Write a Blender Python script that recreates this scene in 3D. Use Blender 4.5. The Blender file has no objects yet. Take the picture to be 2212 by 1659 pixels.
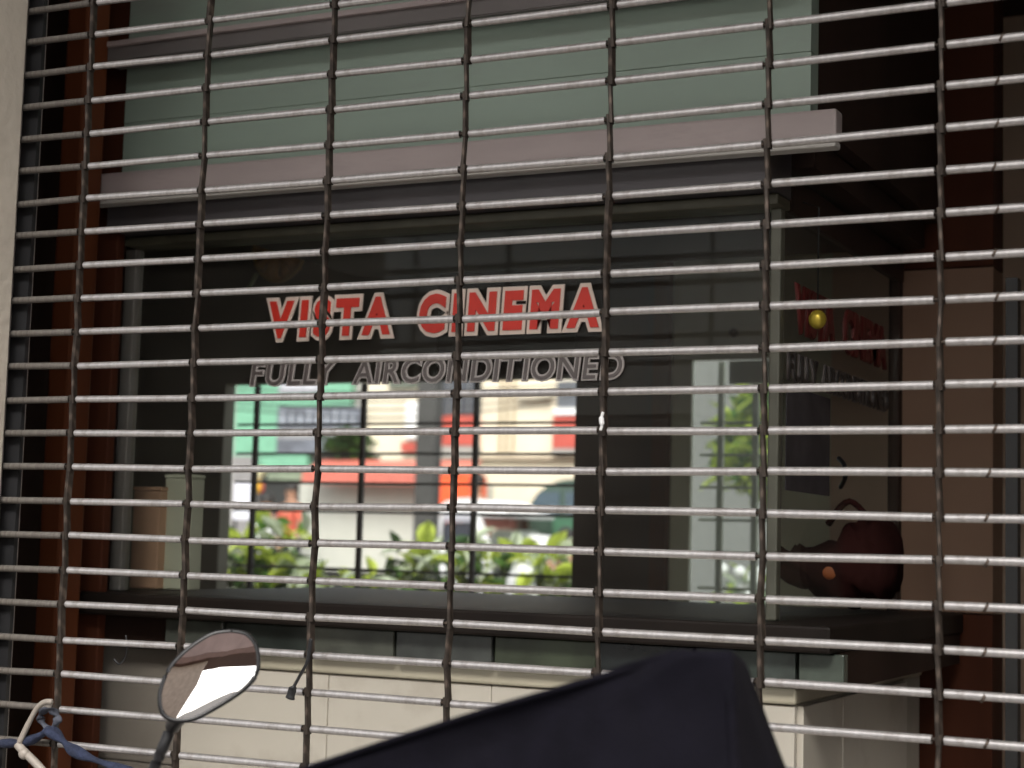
import bpy, bmesh, math, random
from mathutils import Vector, Matrix
random.seed(7)
SC = bpy.context.scene
COL = SC.collection
R = math.radians

# ------------------------------------------------------------------ camera
CAM = Vector((1.6949, -1.9675, 1.40))
YAW, PITCH, ROLL, FPX, PW, PH = 0.46014, 0.09512, 0.02853, 3700.0, 2212.0, 1659.0
_f = Vector((-math.sin(YAW)*math.cos(PITCH), math.cos(YAW)*math.cos(PITCH), math.sin(PITCH)))
_r = Vector((math.cos(YAW), math.sin(YAW), 0)); _u = _r.cross(_f)
CR = _r*math.cos(ROLL) + _u*math.sin(ROLL); CU = -_r*math.sin(ROLL) + _u*math.cos(ROLL); CF = _f
cam_d = bpy.data.cameras.new('camera'); cam = bpy.data.objects.new('camera', cam_d); COL.objects.link(cam)
m = Matrix((CR, CU, -CF)).transposed().to_4x4(); m.translation = CAM; cam.matrix_world = m
cam_d.sensor_width = 36; cam_d.sensor_fit = 'HORIZONTAL'; cam_d.lens = 36*FPX/PW
cam_d.clip_start = .05; cam_d.clip_end = 600
cam_d.dof.use_dof = True; cam_d.dof.focus_distance = 2.38; cam_d.dof.aperture_fstop = 5.3
SC.camera = cam

# ------------------------------------------------------------------ sky, sun, exposure
SUN_EL, SUN_AZ = 42.0, 160.0          # the sun stands behind the camera, a little to its right; thin cloud softens it
w = bpy.data.worlds.new('World'); SC.world = w; w.use_nodes = True
nt = w.node_tree; bg = nt.nodes['Background']
sky = nt.nodes.new('ShaderNodeTexSky'); sky.sky_type = 'NISHITA'; sky.sun_disc = False
sky.sun_elevation = R(SUN_EL); sky.sun_rotation = R(SUN_AZ); sky.dust_density = 3.0; sky.air_density = 1.4
hs = nt.nodes.new('ShaderNodeHueSaturation'); hs.inputs['Saturation'].default_value = .28
nt.links.new(sky.outputs[0], hs.inputs['Color']); nt.links.new(hs.outputs[0], bg.inputs[0])
bg.inputs[1].default_value = .15
sd = bpy.data.lights.new('sun', 'SUN'); sd.energy = 1.5; sd.angle = R(20); sd.color = (1, .96, .9)
sun = bpy.data.objects.new('sun', sd); COL.objects.link(sun)
az, el = R(SUN_AZ), R(SUN_EL)
dirv = Vector((math.sin(az)*math.cos(el), math.cos(az)*math.cos(el), math.sin(el)))
sun.rotation_euler = dirv.to_track_quat('Z', 'Y').to_euler()
vs = SC.view_settings; vs.view_transform = 'Standard'; vs.look = 'None'; vs.gamma = 1; vs.use_curve_mapping = False
vs.exposure = 1.12
SC.cycles.max_bounces = 10; SC.cycles.diffuse_bounces = 5; SC.cycles.transparent_max_bounces = 16

# ------------------------------------------------------------------ helpers
def P(px, py, Y):                     # where the sight line of a photo point meets the wall plane y = Y
    d = CR*((px-PW/2)/FPX) - CU*((py-PH/2)/FPX) + CF
    return CAM + d*((Y-CAM.y)/d.y)
def PX(px, py, X):
    d = CR*((px-PW/2)/FPX) - CU*((py-PH/2)/FPX) + CF
    return CAM + d*((X-CAM.x)/d.x)

def lin(c):
    return tuple(((v/255)/12.92 if v/255 <= .04045 else ((v/255+.055)/1.055)**2.4) for v in c)

MATS = {}
def mat(name, col, rough=.6, metal=0, var=.12, scale=8, bump=0, bscale=60, stretch=(1,1,1), spec=.5, stain=None, stain_amt=.5, stain_scale=3, coat=0, trans=0):
    if name in MATS: return MATS[name]
    M = bpy.data.materials.new(name); M.use_nodes = True; t = M.node_tree; b = t.nodes['Principled BSDF']
    tc = t.nodes.new('ShaderNodeTexCoord'); mp = t.nodes.new('ShaderNodeMapping'); mp.inputs['Scale'].default_value = stretch
    t.links.new(tc.outputs['Object'], mp.inputs[0])
    n = t.nodes.new('ShaderNodeTexNoise'); n.inputs['Scale'].default_value = scale; n.inputs['Detail'].default_value = 6
    t.links.new(mp.outputs[0], n.inputs['Vector'])
    r = t.nodes.new('ShaderNodeValToRGB')
    r.color_ramp.elements[0].position = .3; r.color_ramp.elements[1].position = .7
    r.color_ramp.elements[0].color = tuple(max(0, c*(1-var)) for c in col)+(1,)
    r.color_ramp.elements[1].color = tuple(min(1, c*(1+var)) for c in col)+(1,)
    t.links.new(n.outputs['Fac'], r.inputs[0]); out = r.outputs[0]
    if stain:
        n2 = t.nodes.new('ShaderNodeTexNoise'); n2.inputs['Scale'].default_value = stain_scale; n2.inputs['Detail'].default_value = 9; n2.inputs['Roughness'].default_value = .65
        t.links.new(mp.outputs[0], n2.inputs['Vector'])
        r2 = t.nodes.new('ShaderNodeValToRGB'); r2.color_ramp.elements[0].position = .52; r2.color_ramp.elements[1].position = .7
        r2.color_ramp.elements[1].color = (stain_amt,)*3+(1,)
        t.links.new(n2.outputs['Fac'], r2.inputs[0])
        mx = t.nodes.new('ShaderNodeMix'); mx.data_type = 'RGBA'; mx.inputs['B'].default_value = tuple(stain)+(1,)
        t.links.new(r2.outputs[0], mx.inputs['Factor']); t.links.new(out, mx.inputs['A']); out = mx.outputs['Result']
    t.links.new(out, b.inputs['Base Color'])
    b.inputs['Roughness'].default_value = rough; b.inputs['Metallic'].default_value = metal
    b.inputs['Specular IOR Level'].default_value = spec; b.inputs['Coat Weight'].default_value = coat
    if trans:
        tl = t.nodes.new('ShaderNodeBsdfTranslucent'); t.links.new(out, tl.inputs[0])
        ms = t.nodes.new('ShaderNodeMixShader'); ms.inputs[0].default_value = trans
        t.links.new(b.outputs[0], ms.inputs[1]); t.links.new(tl.outputs[0], ms.inputs[2])
        t.links.new(ms.outputs[0], t.nodes['Material Output'].inputs[0])
    if bump:
        nb = t.nodes.new('ShaderNodeTexNoise'); nb.inputs['Scale'].default_value = bscale; nb.inputs['Detail'].default_value = 5
        t.links.new(mp.outputs[0], nb.inputs['Vector'])
        bm_ = t.nodes.new('ShaderNodeBump'); bm_.inputs['Strength'].default_value = bump; bm_.inputs['Distance'].default_value = .01
        t.links.new(nb.outputs['Fac'], bm_.inputs['Height']); t.links.new(bm_.outputs[0], b.inputs['Normal'])
    MATS[name] = M; return M

def glassmat(name, tint=(1,1,1), frost=0, refl=.9, dust_veil=0):
    if name in MATS: return MATS[name]
    M = bpy.data.materials.new(name); M.use_nodes = True; t = M.node_tree; t.nodes.remove(t.nodes['Principled BSDF'])
    tr = t.nodes.new('ShaderNodeBsdfTransparent'); tr.inputs[0].default_value = tint+(1,)
    src = tr
    if frost:
        df = t.nodes.new('ShaderNodeBsdfTranslucent'); df.inputs[0].default_value = (.8,.82,.8,1)
        m1 = t.nodes.new('ShaderNodeMixShader'); m1.inputs[0].default_value = frost
        t.links.new(tr.outputs[0], m1.inputs[1]); t.links.new(df.outputs[0], m1.inputs[2]); src = m1
    if dust_veil:                          # dusty film, also standing in for the reflected milky veil, thicker in patches
        dd = t.nodes.new('ShaderNodeBsdfDiffuse'); dd.inputs[0].default_value = (.50,.45,.39,1)
        tc = t.nodes.new('ShaderNodeTexCoord'); nz = t.nodes.new('ShaderNodeTexNoise'); nz.inputs['Scale'].default_value = 5; nz.inputs['Detail'].default_value = 8
        t.links.new(tc.outputs['Object'], nz.inputs['Vector'])
        mr = t.nodes.new('ShaderNodeMapRange'); mr.inputs['From Min'].default_value = .35; mr.inputs['From Max'].default_value = .7
        mr.inputs['To Min'].default_value = dust_veil*.6; mr.inputs['To Max'].default_value = dust_veil*1.5
        t.links.new(nz.outputs['Fac'], mr.inputs['Value'])
        m2 = t.nodes.new('ShaderNodeMixShader'); t.links.new(mr.outputs[0], m2.inputs[0])
        t.links.new(src.outputs[0], m2.inputs[1]); t.links.new(dd.outputs[0], m2.inputs[2]); src = m2
    gl = t.nodes.new('ShaderNodeBsdfGlossy'); gl.inputs['Roughness'].default_value = .02
    fr = t.nodes.new('ShaderNodeFresnel'); fr.inputs[0].default_value = 1.5
    mu = t.nodes.new('ShaderNodeMath'); mu.operation = 'MULTIPLY'; mu.inputs[1].default_value = refl
    t.links.new(fr.outputs[0], mu.inputs[0])
    ms = t.nodes.new('ShaderNodeMixShader'); t.links.new(mu.outputs[0], ms.inputs[0])
    t.links.new(src.outputs[0], ms.inputs[1]); t.links.new(gl.outputs[0], ms.inputs[2])
    t.links.new(ms.outputs[0], t.nodes['Material Output'].inputs[0])
    MATS[name] = M; return M

def link(name, me, parent=None, loc=None):
    o = bpy.data.objects.new(name, me); COL.objects.link(o)
    if parent: o.parent = parent
    if loc is not None: o.location = loc
    return o
def tag(o, label=None, cat=None, group=None, kind=None):
    if label: o['label'] = label
    if cat: o['category'] = cat
    if group: o['group'] = group
    if kind: o['kind'] = kind
    return o
def thing(name, label, cat, group=None, loc=(0,0,0)):
    o = bpy.data.objects.new(name, None); COL.objects.link(o); o.location = loc; o.empty_display_size = .1
    return tag(o, label, cat, group)
def mesh_of(bm, name, mt, smooth=False):
    me = bpy.data.meshes.new(name); bm.normal_update(); bm.to_mesh(me); bm.free()
    if mt: me.materials.append(mt)
    if smooth:
        for p in me.polygons: p.use_smooth = True
    return me
def rel(o, parent):                   # geometry is written in world coordinates; keep it there under a placed parent
    if parent is not None:
        q = parent; off = Vector()
        while q: off += q.location; q = q.parent
        o.data.transform(Matrix.Translation(-off))
    return o
def add_box(bm, lo, hi, bev=0):
    c = [(a+b)/2 for a, b in zip(lo, hi)]; s = [abs(b-a) for a, b in zip(lo, hi)]
    r = bmesh.ops.create_cube(bm, size=1, matrix=Matrix.Translation(c) @ Matrix.Diagonal(s+[1]))
    if bev:
        es = list({e for v in r['verts'] for e in v.link_edges})
        bmesh.ops.bevel(bm, geom=es, offset=bev, segments=2, affect='EDGES', profile=.5)
def box(name, lo, hi, mt, parent=None, bev=0):
    bm = bmesh.new(); add_box(bm, lo, hi, bev)
    return rel(link(name, mesh_of(bm, name, mt), parent), parent)
def add_tube(bm, pts, rad, seg=8, flat=1.0, cap=True):
    pts = [Vector(p) for p in pts]; rings = []
    if not isinstance(rad, (list, tuple)): rad = [rad]*len(pts)
    up = Vector((0, 0, 1))
    for i, p in enumerate(pts):
        d = (pts[min(i+1, len(pts)-1)] - pts[max(i-1, 0)]).normalized()
        a = up if abs(d.dot(up)) < .9 else Vector((0, 1, 0))
        x = d.cross(a).normalized(); y = x.cross(d).normalized()
        rings.append([bm.verts.new(p + (x*math.cos(2*math.pi*k/seg) + y*math.sin(2*math.pi*k/seg)*flat)*rad[i]) for k in range(seg)])
    for a, b in zip(rings, rings[1:]):
        for k in range(seg): bm.faces.new((a[k], a[(k+1) % seg], b[(k+1) % seg], b[k]))
    if cap: bm.faces.new(rings[0][::-1]); bm.faces.new(rings[-1])
def tube(name, pts, rad, mt, parent=None, seg=10, flat=1.0):
    bm = bmesh.new(); add_tube(bm, pts, rad, seg, flat)
    bmesh.ops.recalc_face_normals(bm, faces=bm.faces)
    return rel(link(name, mesh_of(bm, name, mt, True), parent), parent)
def bez(pts, n=6):                    # Catmull-Rom through points
    pts = [Vector(p) for p in pts]; q = [pts[0]]+pts+[pts[-1]]; out = []
    for i in range(1, len(q)-2):
        for k in range(n):
            t = k/n; a, b, c, d = q[i-1:i+3]
            out.append(.5*((2*b)+(-a+c)*t+(2*a-5*b+4*c-d)*t*t+(-a+3*b-3*c+d)*t**3))
    return out+[pts[-1]]
def prism(name, poly, y0, y1, mt, parent=None, bev=0):   # poly of (x, z) pulled from y0 to y1
    bm = bmesh.new()
    a = [bm.verts.new((x, y0, z)) for x, z in poly]; b = [bm.verts.new((x, y1, z)) for x, z in poly]
    bm.faces.new(a); bm.faces.new(b[::-1])
    for i in range(len(a)): bm.faces.new((a[i-1], a[i], b[i], b[i-1]))
    bmesh.ops.recalc_face_normals(bm, faces=bm.faces)
    if bev: bmesh.ops.bevel(bm, geom=list(bm.edges), offset=bev, segments=2, affect='EDGES')
    return rel(link(name, mesh_of(bm, name, mt), parent), parent)
def blob(name, c, r, mt, parent=None, sub=3, noise=0):
    bm = bmesh.new(); bmesh.ops.create_icosphere(bm, subdivisions=sub, radius=1)
    for v in bm.verts:
        k = 1 + noise*(random.random()-.5); v.co = Vector(c) + Vector((v.co.x*r[0]*k, v.co.y*r[1]*k, v.co.z*r[2]*k))
    return rel(link(name, mesh_of(bm, name, mt, True), parent), parent)

# ------------------------------------------------------------------ materials
silver = mat('galvanised_tube', (.58,.555,.545), rough=.33, metal=.72, var=.14, scale=25, stretch=(1,1,4), stain=(.17,.12,.09), stain_amt=.42, stain_scale=6)
shadesil = mat('dull_grimy_tube', (.16,.145,.13), rough=.55, metal=.4, var=.25, scale=30, stain=(.07,.055,.045), stain_amt=.6, stain_scale=14)  # left-end tubes: pier's shade put into the darker base, with grime patches
rust = mat('rusty_dark_steel', (.05,.038,.03), rough=.5, metal=.5, var=.5, scale=70, stain=(.20,.15,.12), stain_amt=.55, stain_scale=40)
darksteel = mat('dark_steel', (.03,.03,.032), rough=.5, metal=.5, var=.3)
cream = mat('cream_plaster', (.58,.52,.44), rough=.8, var=.08, scale=6, bump=.2, stain=(.30,.26,.22), stain_amt=.5, stain_scale=5)
greyplaster = mat('grey_pink_plaster', (.36,.31,.285), rough=.85, var=.1, scale=7, bump=.25, stain=(.22,.18,.16), stain_amt=.5)
greenpaint = mat('pale_green_paint', (.285,.36,.30), rough=.55, var=.13, scale=1.6, stretch=(1,1,3.5), stain=(.25,.26,.235), stain_amt=.7, stain_scale=2.2)
ledgepaint = mat('pinkish_grey_paint', (.41,.345,.335), rough=.55, var=.1, scale=5, stretch=(1,1,4), stain=(.29,.245,.235), stain_amt=.7, stain_scale=5)
whitetrim = mat('off_white_trim', (.56,.54,.50), rough=.5, var=.06)
olive = mat('olive_dark_wall', (.20,.19,.14), rough=.7, var=.15, scale=2)
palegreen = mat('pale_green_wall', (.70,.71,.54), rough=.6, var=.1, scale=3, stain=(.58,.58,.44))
darkwood = mat('dark_brown_wood', (.036,.021,.016), rough=.6, spec=.15, var=.3, scale=6, stretch=(1,1,.15))
redwood = mat('red_brown_wood', (.070,.022,.011), rough=.6, spec=.12, var=.3, scale=7, stretch=(1,1,.15))
orangewood = mat('orange_brown_wood', (.125,.036,.013), rough=.55, spec=.2, var=.25, scale=9, stretch=(1,1,.12))
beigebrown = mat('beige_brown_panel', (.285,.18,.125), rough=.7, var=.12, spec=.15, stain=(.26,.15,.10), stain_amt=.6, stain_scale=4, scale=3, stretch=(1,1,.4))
tilemat = mat('cream_glazed_tile', (.60,.56,.48), rough=.35, var=.1, scale=2.5, stain=(.44,.39,.32), stain_amt=.6, stain_scale=6)
tileshade = mat('grey_aged_tile', (.26,.235,.20), rough=.5, var=.15, scale=6, stain=(.15,.13,.11))  # left base tiles: the shadow there put into a greyer colour
grout = mat('grout', (.46,.42,.35), rough=.9)
alu = mat('aluminium_post', (.27,.26,.24), rough=.4, metal=.5, var=.1, stain=(.2,.17,.13))
tint = mat('dark_glazed_strip', (.045,.058,.05), rough=.12, var=.5, scale=9, spec=.8)
redacr = mat('red_lettering', (.62,.035,.02), rough=.45, var=.12, stain=(.42,.06,.035), stain_amt=.6, stain_scale=14)
whiacr = mat('white_lettering_border', (.70,.58,.50), rough=.5, var=.1, stain=(.45,.36,.30), stain_amt=.6, stain_scale=12)
greyacr = mat('grey_lettering', (.125,.105,.10), rough=.35, var=.1)
greybord = mat('pale_lettering_edge', (.46,.42,.40), rough=.35, var=.1)
blackpl = mat('black_plastic', (.012,.012,.013), rough=.35, var=.2)
navycloth = mat('navy_black_cloth', (.0045,.004,.0075), rough=.9, var=.2, scale=40, bump=.15, bscale=300, spec=.12, stain=(.012,.011,.015), stain_amt=.3, stain_scale=6)
bluecloth = mat('blue_cloth', (.018,.025,.055), rough=.9, var=.35, scale=60, bump=.4, bscale=200)
mirrorm = mat('mirror_silver', (.86,.84,.82), rough=.012, metal=1, var=0)
glass = glassmat('clear_glass', (.96,.97,.96), refl=.1, dust_veil=.022)
frost = glassmat('frosted_glass', (.9,.93,.91), frost=.06, refl=.4)
asphalt = mat('asphalt', (.06,.058,.055), rough=.9, var=.25, scale=20, bump=.2)
concrete = mat('concrete', (.30,.28,.26), rough=.9, var=.15, scale=4, bump=.2)
soffitm = mat('red_brown_soffit', (.20,.115,.09), rough=.7, var=.12)

# ------------------------------------------------------------------ ground
def sheet(name, x0, x1, y0, y1, z, mt):
    bm = bmesh.new(); vs_ = [bm.verts.new(p) for p in ((x0,y0,z),(x1,y0,z),(x1,y1,z),(x0,y1,z))]; bm.faces.new(vs_)
    return tag(link(name, mesh_of(bm, name, mt)), kind='structure')
sheet('ground', -300, 300, -300, 300, -.02, concrete)
sheet('front_road', -80, 80, -16, -3.6, .0, asphalt)
tag(box('front_pavement', (-40,-3.6,-.01), (40,-.02,.14), concrete), kind='structure')
tag(box('rear_terrain', (-70,2.33,-.01), (60,80,.33), concrete), kind='structure')
sheet('rear_road', -60, 50, 6, 16, .335, asphalt)
tag(box('rear_pavement', (-60,16,.32), (50,30,.46), concrete), kind='structure')

# ------------------------------------------------------------------ cinema building
YB = 2.2                                                   # rear wall of the hall
b = thing('cinema_building', 'dark brown cinema entrance hall behind the rolling grille', 'building', loc=(1,1,0))
box('floor', (-6,-.02,.0), (6,2.32,.35), concrete, b)
box('ceiling', (-6,.06,2.72), (6,2.32,2.8), darkwood, b)
box('shop_front', (-6,.06,2.802), (6,.16,4.4), darkwood, b)
box('soffit', (-6,-2.2,4.2), (6,.058,4.4), soffitm, b)
box('soffit_beam', (-6,-2.35,4.0), (6,-2.2,4.4), soffitm, b)
# the plastered pier at the left of the grille: front face, and the pale return that carries the guide
xe = P(61,0,-.012).x
box('pier', (-6,-.08,.14), (xe-.007,-.012,4.19), greyplaster, b, .003)
box('pier', (-6,-.0115,.14), (xe-.02,.055,4.19), greyplaster, b)
for z0, z1 in ((.14,1.32),(1.323,2.266),(2.269,4.19)):
    box('pier_edging', (xe-.0065,-.078,z0), (xe+.001,-.012,z1), cream, b, .002)
box('pier', (1.95,-.10,.14), (6,.05,4.19), greyplaster, b)
# hall side walls
XL = -.42
box('side_wall', (-6,.06,.35), (XL-.01,.10,4.2), darkwood, b)
box('side_wall', (XL-.2,.10,.35), (XL,.66,4.2), darkwood, b)
box('side_wall', (-2.0,.10,.35), (-1.9,YB,4.2), darkwood, b)
box('side_wall', (2.7,.06,.35), (2.9,YB,4.2), darkwood, b)
a0, a1 = P(103,800,.30), P(150,800,.30)
box('wood_trim', (a0.x,.30,.35), (a1.x,.36,3.1), orangewood, b, .006)
box('wood_panel', (P(150,800,.43).x,.43,.35), (P(266,300,.43).x,.45,3.1), redwood, b, .003)
# rear wall with two added windows, built in place of the street's reflection
W1 = (P(498,1080,YB+.05).x, P(1247,1080,YB).x, P(870,1332,YB).z, P(870,822,YB).z)
W2 = (P(1490,1080,YB).x, P(1681,1080,YB).x, P(1585,1340,YB).z, P(1585,776,YB).z)
xp = P(947,1000,YB).x; xq = P(1450,1000,YB).x; xg = P(1795,900,YB).x
zt = P(1200,578,YB).z
def wall(x0, x1, z0, z1, mt, name='rear_wall', y0=YB, y1=YB+.05): box(name, (x0,y0,z0), (x1,y1,z1), mt, b)
wall(-6, W1[0], .35, 3.1, olive); wall(W1[0], W1[1], .35, W1[2], olive); wall(W1[0], W1[1], W1[3], 3.1, olive)
wall(W1[1], xq-.004, .35, 3.1, olive)
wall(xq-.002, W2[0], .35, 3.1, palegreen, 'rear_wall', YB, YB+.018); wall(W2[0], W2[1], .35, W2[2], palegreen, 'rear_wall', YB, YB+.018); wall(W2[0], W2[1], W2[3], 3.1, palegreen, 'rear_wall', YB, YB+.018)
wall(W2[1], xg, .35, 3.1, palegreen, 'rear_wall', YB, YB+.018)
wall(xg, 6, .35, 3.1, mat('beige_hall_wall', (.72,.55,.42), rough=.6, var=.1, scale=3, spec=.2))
wall(xp, W1[1]-.002, W1[3]+.004, zt, darkwood, 'wood_panel', YB-.03, YB-.003)
wall(W1[1]+.002, xq-.045, W1[2]-.1, zt, darkwood, 'wood_panel', YB-.03, YB-.003)
wall(xq-.043, xq, W1[2]-.1, zt, redwood, 'wood_trim', YB-.035, YB-.003)
def barred(Wn, pxs, pys, pxm, mt, rv=.0075, rh=.0042):  # bars stand in for the grille's reflection in the booth glass
    f = box('window', (Wn[0]-.0,YB+.002,Wn[2]-.012), (Wn[1],YB+.10,Wn[2]+.012), darkwood, b)
    for px in pxs:
        x = P(px,1080,YB+.06).x
        box('window_bar', (x-rv,YB+.054,Wn[2]), (x+rv,YB+.066,Wn[3]), mt, f)
    for py in pys:
        z = P(pxm,py,YB+.07).z
        tube('window_bar', [(Wn[0],YB+.072,z), (Wn[1],YB+.072,z)], rh, mt, f, 6)
    return f
barred(W1, (547,779,1024), (852,915,980,1045,1108,1174,1234,1298), 870, darksteel)
f2 = barred(W2, (1555,1630), (843,913,983,1053,1124,1195,1272), 1585, mat('olive_steel', (.30,.31,.21), rough=.5), rv=.008)
bl0x = P(1575,800,YB+.02); box('blind', (bl0x.x,YB+.020,P(1625,829,YB+.03).z), (W2[1]-.004,YB+.035,W2[3]-.002), whitetrim, f2)
for i in range(2):
    x = (W2[0], P(1555,1080,YB).x, W2[1])
    box('pane', (x[i]+.002,YB+.010,W2[2]+.013), (x[i+1]-.002,YB+.014,W2[3]-.002), frost, f2)
# the stretch of hall wall to the right of the booth: red brown above and below, lighter beige brown between
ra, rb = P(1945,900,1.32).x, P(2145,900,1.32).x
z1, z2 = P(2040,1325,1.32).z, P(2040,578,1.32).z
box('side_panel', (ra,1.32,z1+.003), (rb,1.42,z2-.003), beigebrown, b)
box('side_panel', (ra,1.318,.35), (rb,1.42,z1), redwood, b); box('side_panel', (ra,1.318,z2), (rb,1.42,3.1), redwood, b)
box('seam_strip', (ra-.022,1.312,.35), (ra-.001,1.43,3.1), darkwood, b)
c0 = P(2172,900,1.0); box('steel_channel', (c0.x,1.0,.35), (c0.x+.02,1.03,P(2180,600,1.0).z), mat('grey_steel', (.05,.05,.05), rough=.5, metal=.4), b)

# ------------------------------------------------------------------ rolling grille
DX, PZ, Z0 = .21116, .05, 2.1487
def bow(c): return .01146*(1-((c-3)/3)**2)
g = thing('rolling_grille', 'closed silver rolling grille of tubes and dark hinged links filling the opening', 'grille', loc=(.8,0,1.4))
ROWS = range(-3, 27); COLS = range(0, 8)
colx = [xe-.012]+[c*DX for c in COLS]+[1.66]
coly = [bow(-.3)]+[bow(c) for c in COLS]+[bow(7.7)]
bm = bmesh.new(); add_tube(bm, [(-.5,0,0),(.5,0,0)], .0051, 14, 1.0, False); base_s = mesh_of(bm, 'sleeve', silver, True)
for p_ in base_s.polygons: p_.use_smooth = len(p_.vertices) == 4
def piece(me, name, p, q, parent, k=1.0):
    p, q = Vector(p), Vector(q); d = q-p
    o = bpy.data.objects.new(name, me); COL.objects.link(o); o.parent = parent
    o.location = (p+q)/2 - parent.location
    o.rotation_euler = d.to_track_quat('X', 'Z').to_euler(); o.scale = (d.length, k, k); return o
dm = base_s.copy(); dm.materials.clear(); dm.materials.append(shadesil)
for i in ROWS:
    z = Z0-PZ*i
    zz = [z + random.uniform(-.0011,.0011) for _ in colx]
    pts = [(colx[k], coly[k], zz[k]) for k in range(len(colx))]
    bm = bmesh.new(); add_tube(bm, pts, .0026, 6)
    rel(link('rod', mesh_of(bm, 'rod', rust, True), g), g)
    for k in range(len(colx)-1):
        gp = .0072
        p = Vector(pts[k]); q = Vector(pts[k+1]); d = (q-p).normalized()
        dz = Vector((0,0,random.uniform(-.0009,.0009)))
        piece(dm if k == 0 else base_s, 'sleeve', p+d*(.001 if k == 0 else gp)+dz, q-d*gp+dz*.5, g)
bm = bmesh.new(); add_box(bm, (-.5,-.5,-.5), (.5,.5,.5)); 
def link_mesh():
    bm = bmesh.new(); n = 7; h = PZ/2+.006
    prof = []
    for k in range(n+1):
        t = -1+2*k/n; wd = .0028 + (.0003 if abs(t) > .7 else 0); prof.append((t*h, wd))
    rings = []
    for z, wd in prof:
        s = -.0016*z/h
        rings.append([bm.verts.new((s+x*wd, y*.0052, z)) for x, y in ((-1,-.6),(-.6,-1),(.6,-1),(1,-.6),(1,1),(-1,1))])
    for a, c in zip(rings, rings[1:]):
        for k in range(6): bm.faces.new((a[k], a[(k+1)%6], c[(k+1)%6], c[k]))
    bm.faces.new(rings[0][::-1]); bm.faces.new(rings[-1])
    bmesh.ops.recalc_face_normals(bm, faces=bm.faces)
    return mesh_of(bm, 'link', rust)
lm = link_mesh()
for c in COLS:
    for i in list(ROWS)[:-1]:
        o = bpy.data.objects.new('link', lm); COL.objects.link(o); o.parent = g
        sgn = 1 if random.random() < .8 else -1
        o.location = Vector((c*DX, bow(c)-.001, Z0-PZ*(i+.5))) - g.location
        o.rotation_euler = (random.uniform(-.04,.04), random.uniform(-.014,.014), random.uniform(-.3,.3)); o.scale = (sgn*random.uniform(.88,1.08), 1, 1)
box('guide_rail', (xe-.018,.010,.14), (xe+.012,.018,4.0), darksteel, g)
box('guide_rail', (1.64,-.03,.14), (1.70,.03,3.0), darksteel, g)
bm = bmesh.new(); add_tube(bm, [(-.0016,0,0),(.0016,0,0)], .0061, 12); cm = mesh_of(bm, 'collar', rust, True)  # dark slanted rings stand in for shadows cast across the tubes
for i in ROWS:
    o = bpy.data.objects.new('collar', cm); COL.objects.link(o); o.parent = g
    o.location = Vector((1.335+random.uniform(-.004,.004)-.0008*i, bow(6.33), Z0-PZ*i)) - g.location; o.rotation_euler = (0, R(25), R(15))

# ------------------------------------------------------------------ ticket booth
t = thing('ticket_booth', 'glass ticket booth with pale green fascia and cream tiled base behind the grille', 'ticket booth', loc=(.3,.6,.35))
FX0, FX1 = P(267,300,.412).x, P(1751,200,.412).x
zf = [2.02, 2.135, 2.258, 2.40, 2.55, 2.75]
for k in range(5):
    box('fascia_board', (FX0, .412-(.0006 if k % 2 else 0), zf[k]), (FX1, .45, zf[k+1]-.0006), greenpaint, t, .0006)
box('fascia_side', (FX0+.002,.452,2.04), (FX1-.003,1.28,2.75), darkwood, t)
prism('fascia_lip', [(-.287,2.232),(-.279,2.262),(.97,2.262),(.97,2.232)], .36, .409, mat('grey_batten', (.16,.145,.14), rough=.6), t, .002)  # dark grey front carries the shade under the lip in its colour
box('fascia_lip_edge', (-.287,.352,2.258), (.97,.40,2.268), ledgepaint, t, .002)
box('ledge', (-.309,.372,1.992), (1.038,.406,2.036), ledgepaint, t, .004)
box('ledge_trim', (-.307,.375,1.981), (1.036,.404,1.9915), whitetrim, t, .003)
box('glass_head', (-.30,.41,1.940), (.925,.53,2.016), mat('grey_violet_head', (.075,.068,.072), rough=.5), t, .002)
box('head_moulding', (-.30,.462,1.922), (.925,.525,1.9385), mat('olive_moulding', (.085,.08,.055), rough=.5, var=.3, scale=14), t, .003)
box('ceiling_panel', (-.29,.532,1.99), (.96,1.27,2.036), darkwood, t)
# posts and panes
box('corner_post', (-.318,.488,1.303), (-.292,.512,1.922), alu, t, .003)
box('corner_post', (.905,.490,1.303), (.922,.512,1.922), mat('dark_olive_post', (.10,.10,.075), rough=.5, var=.2), t, .003)
box('corner_post', (.905,1.24,1.303), (.922,1.262,1.99), darkwood, t, .002)
box('side_head', (.906,.54,1.925), (.924,1.262,1.98), darkwood, t, .002)
fp = box('glass_pane', (-.290,.498,1.303), (.903,.504,1.921), glass, t)
sp = box('glass_pane', (.911,.513,1.303), (.917,1.239,1.924), glass, t)
# counter, dark glazed strip, tiled base
box('counter', (-.335,.398,1.264), (1.03,1.30,1.302), mat('counter_wood', (.014,.010,.008), rough=.55, spec=.2, var=.3), t, .004)
xs = [P(p,1400,.43).x for p in (352,482,668,852,1065,1290,1500,1640,1722,1827)]
tints = [(.06,.065,.055),(.028,.034,.03),(.075,.08,.065),(.06,.065,.06),(.045,.055,.035),(.02,.024,.024),(.05,.065,.055),(.07,.085,.075),(.09,.11,.09)]
for k in range(9):
    box('glazed_panel', (xs[k]+.0025,.430,1.214), (xs[k+1]-.0025,.452,1.262), mat('glazed_%d' % k, tints[k], rough=.2, var=.45, scale=14, spec=.6), t, .002)
box('counter_core', (-.33,.454,1.21), (1.027,1.28,1.2635), darkwood, t)
bx0 = P(388,1500,.46).x; bx1 = .962
box('base', (bx0,.472,.35), (bx1-.002,1.25,1.185), grout, t)
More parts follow.
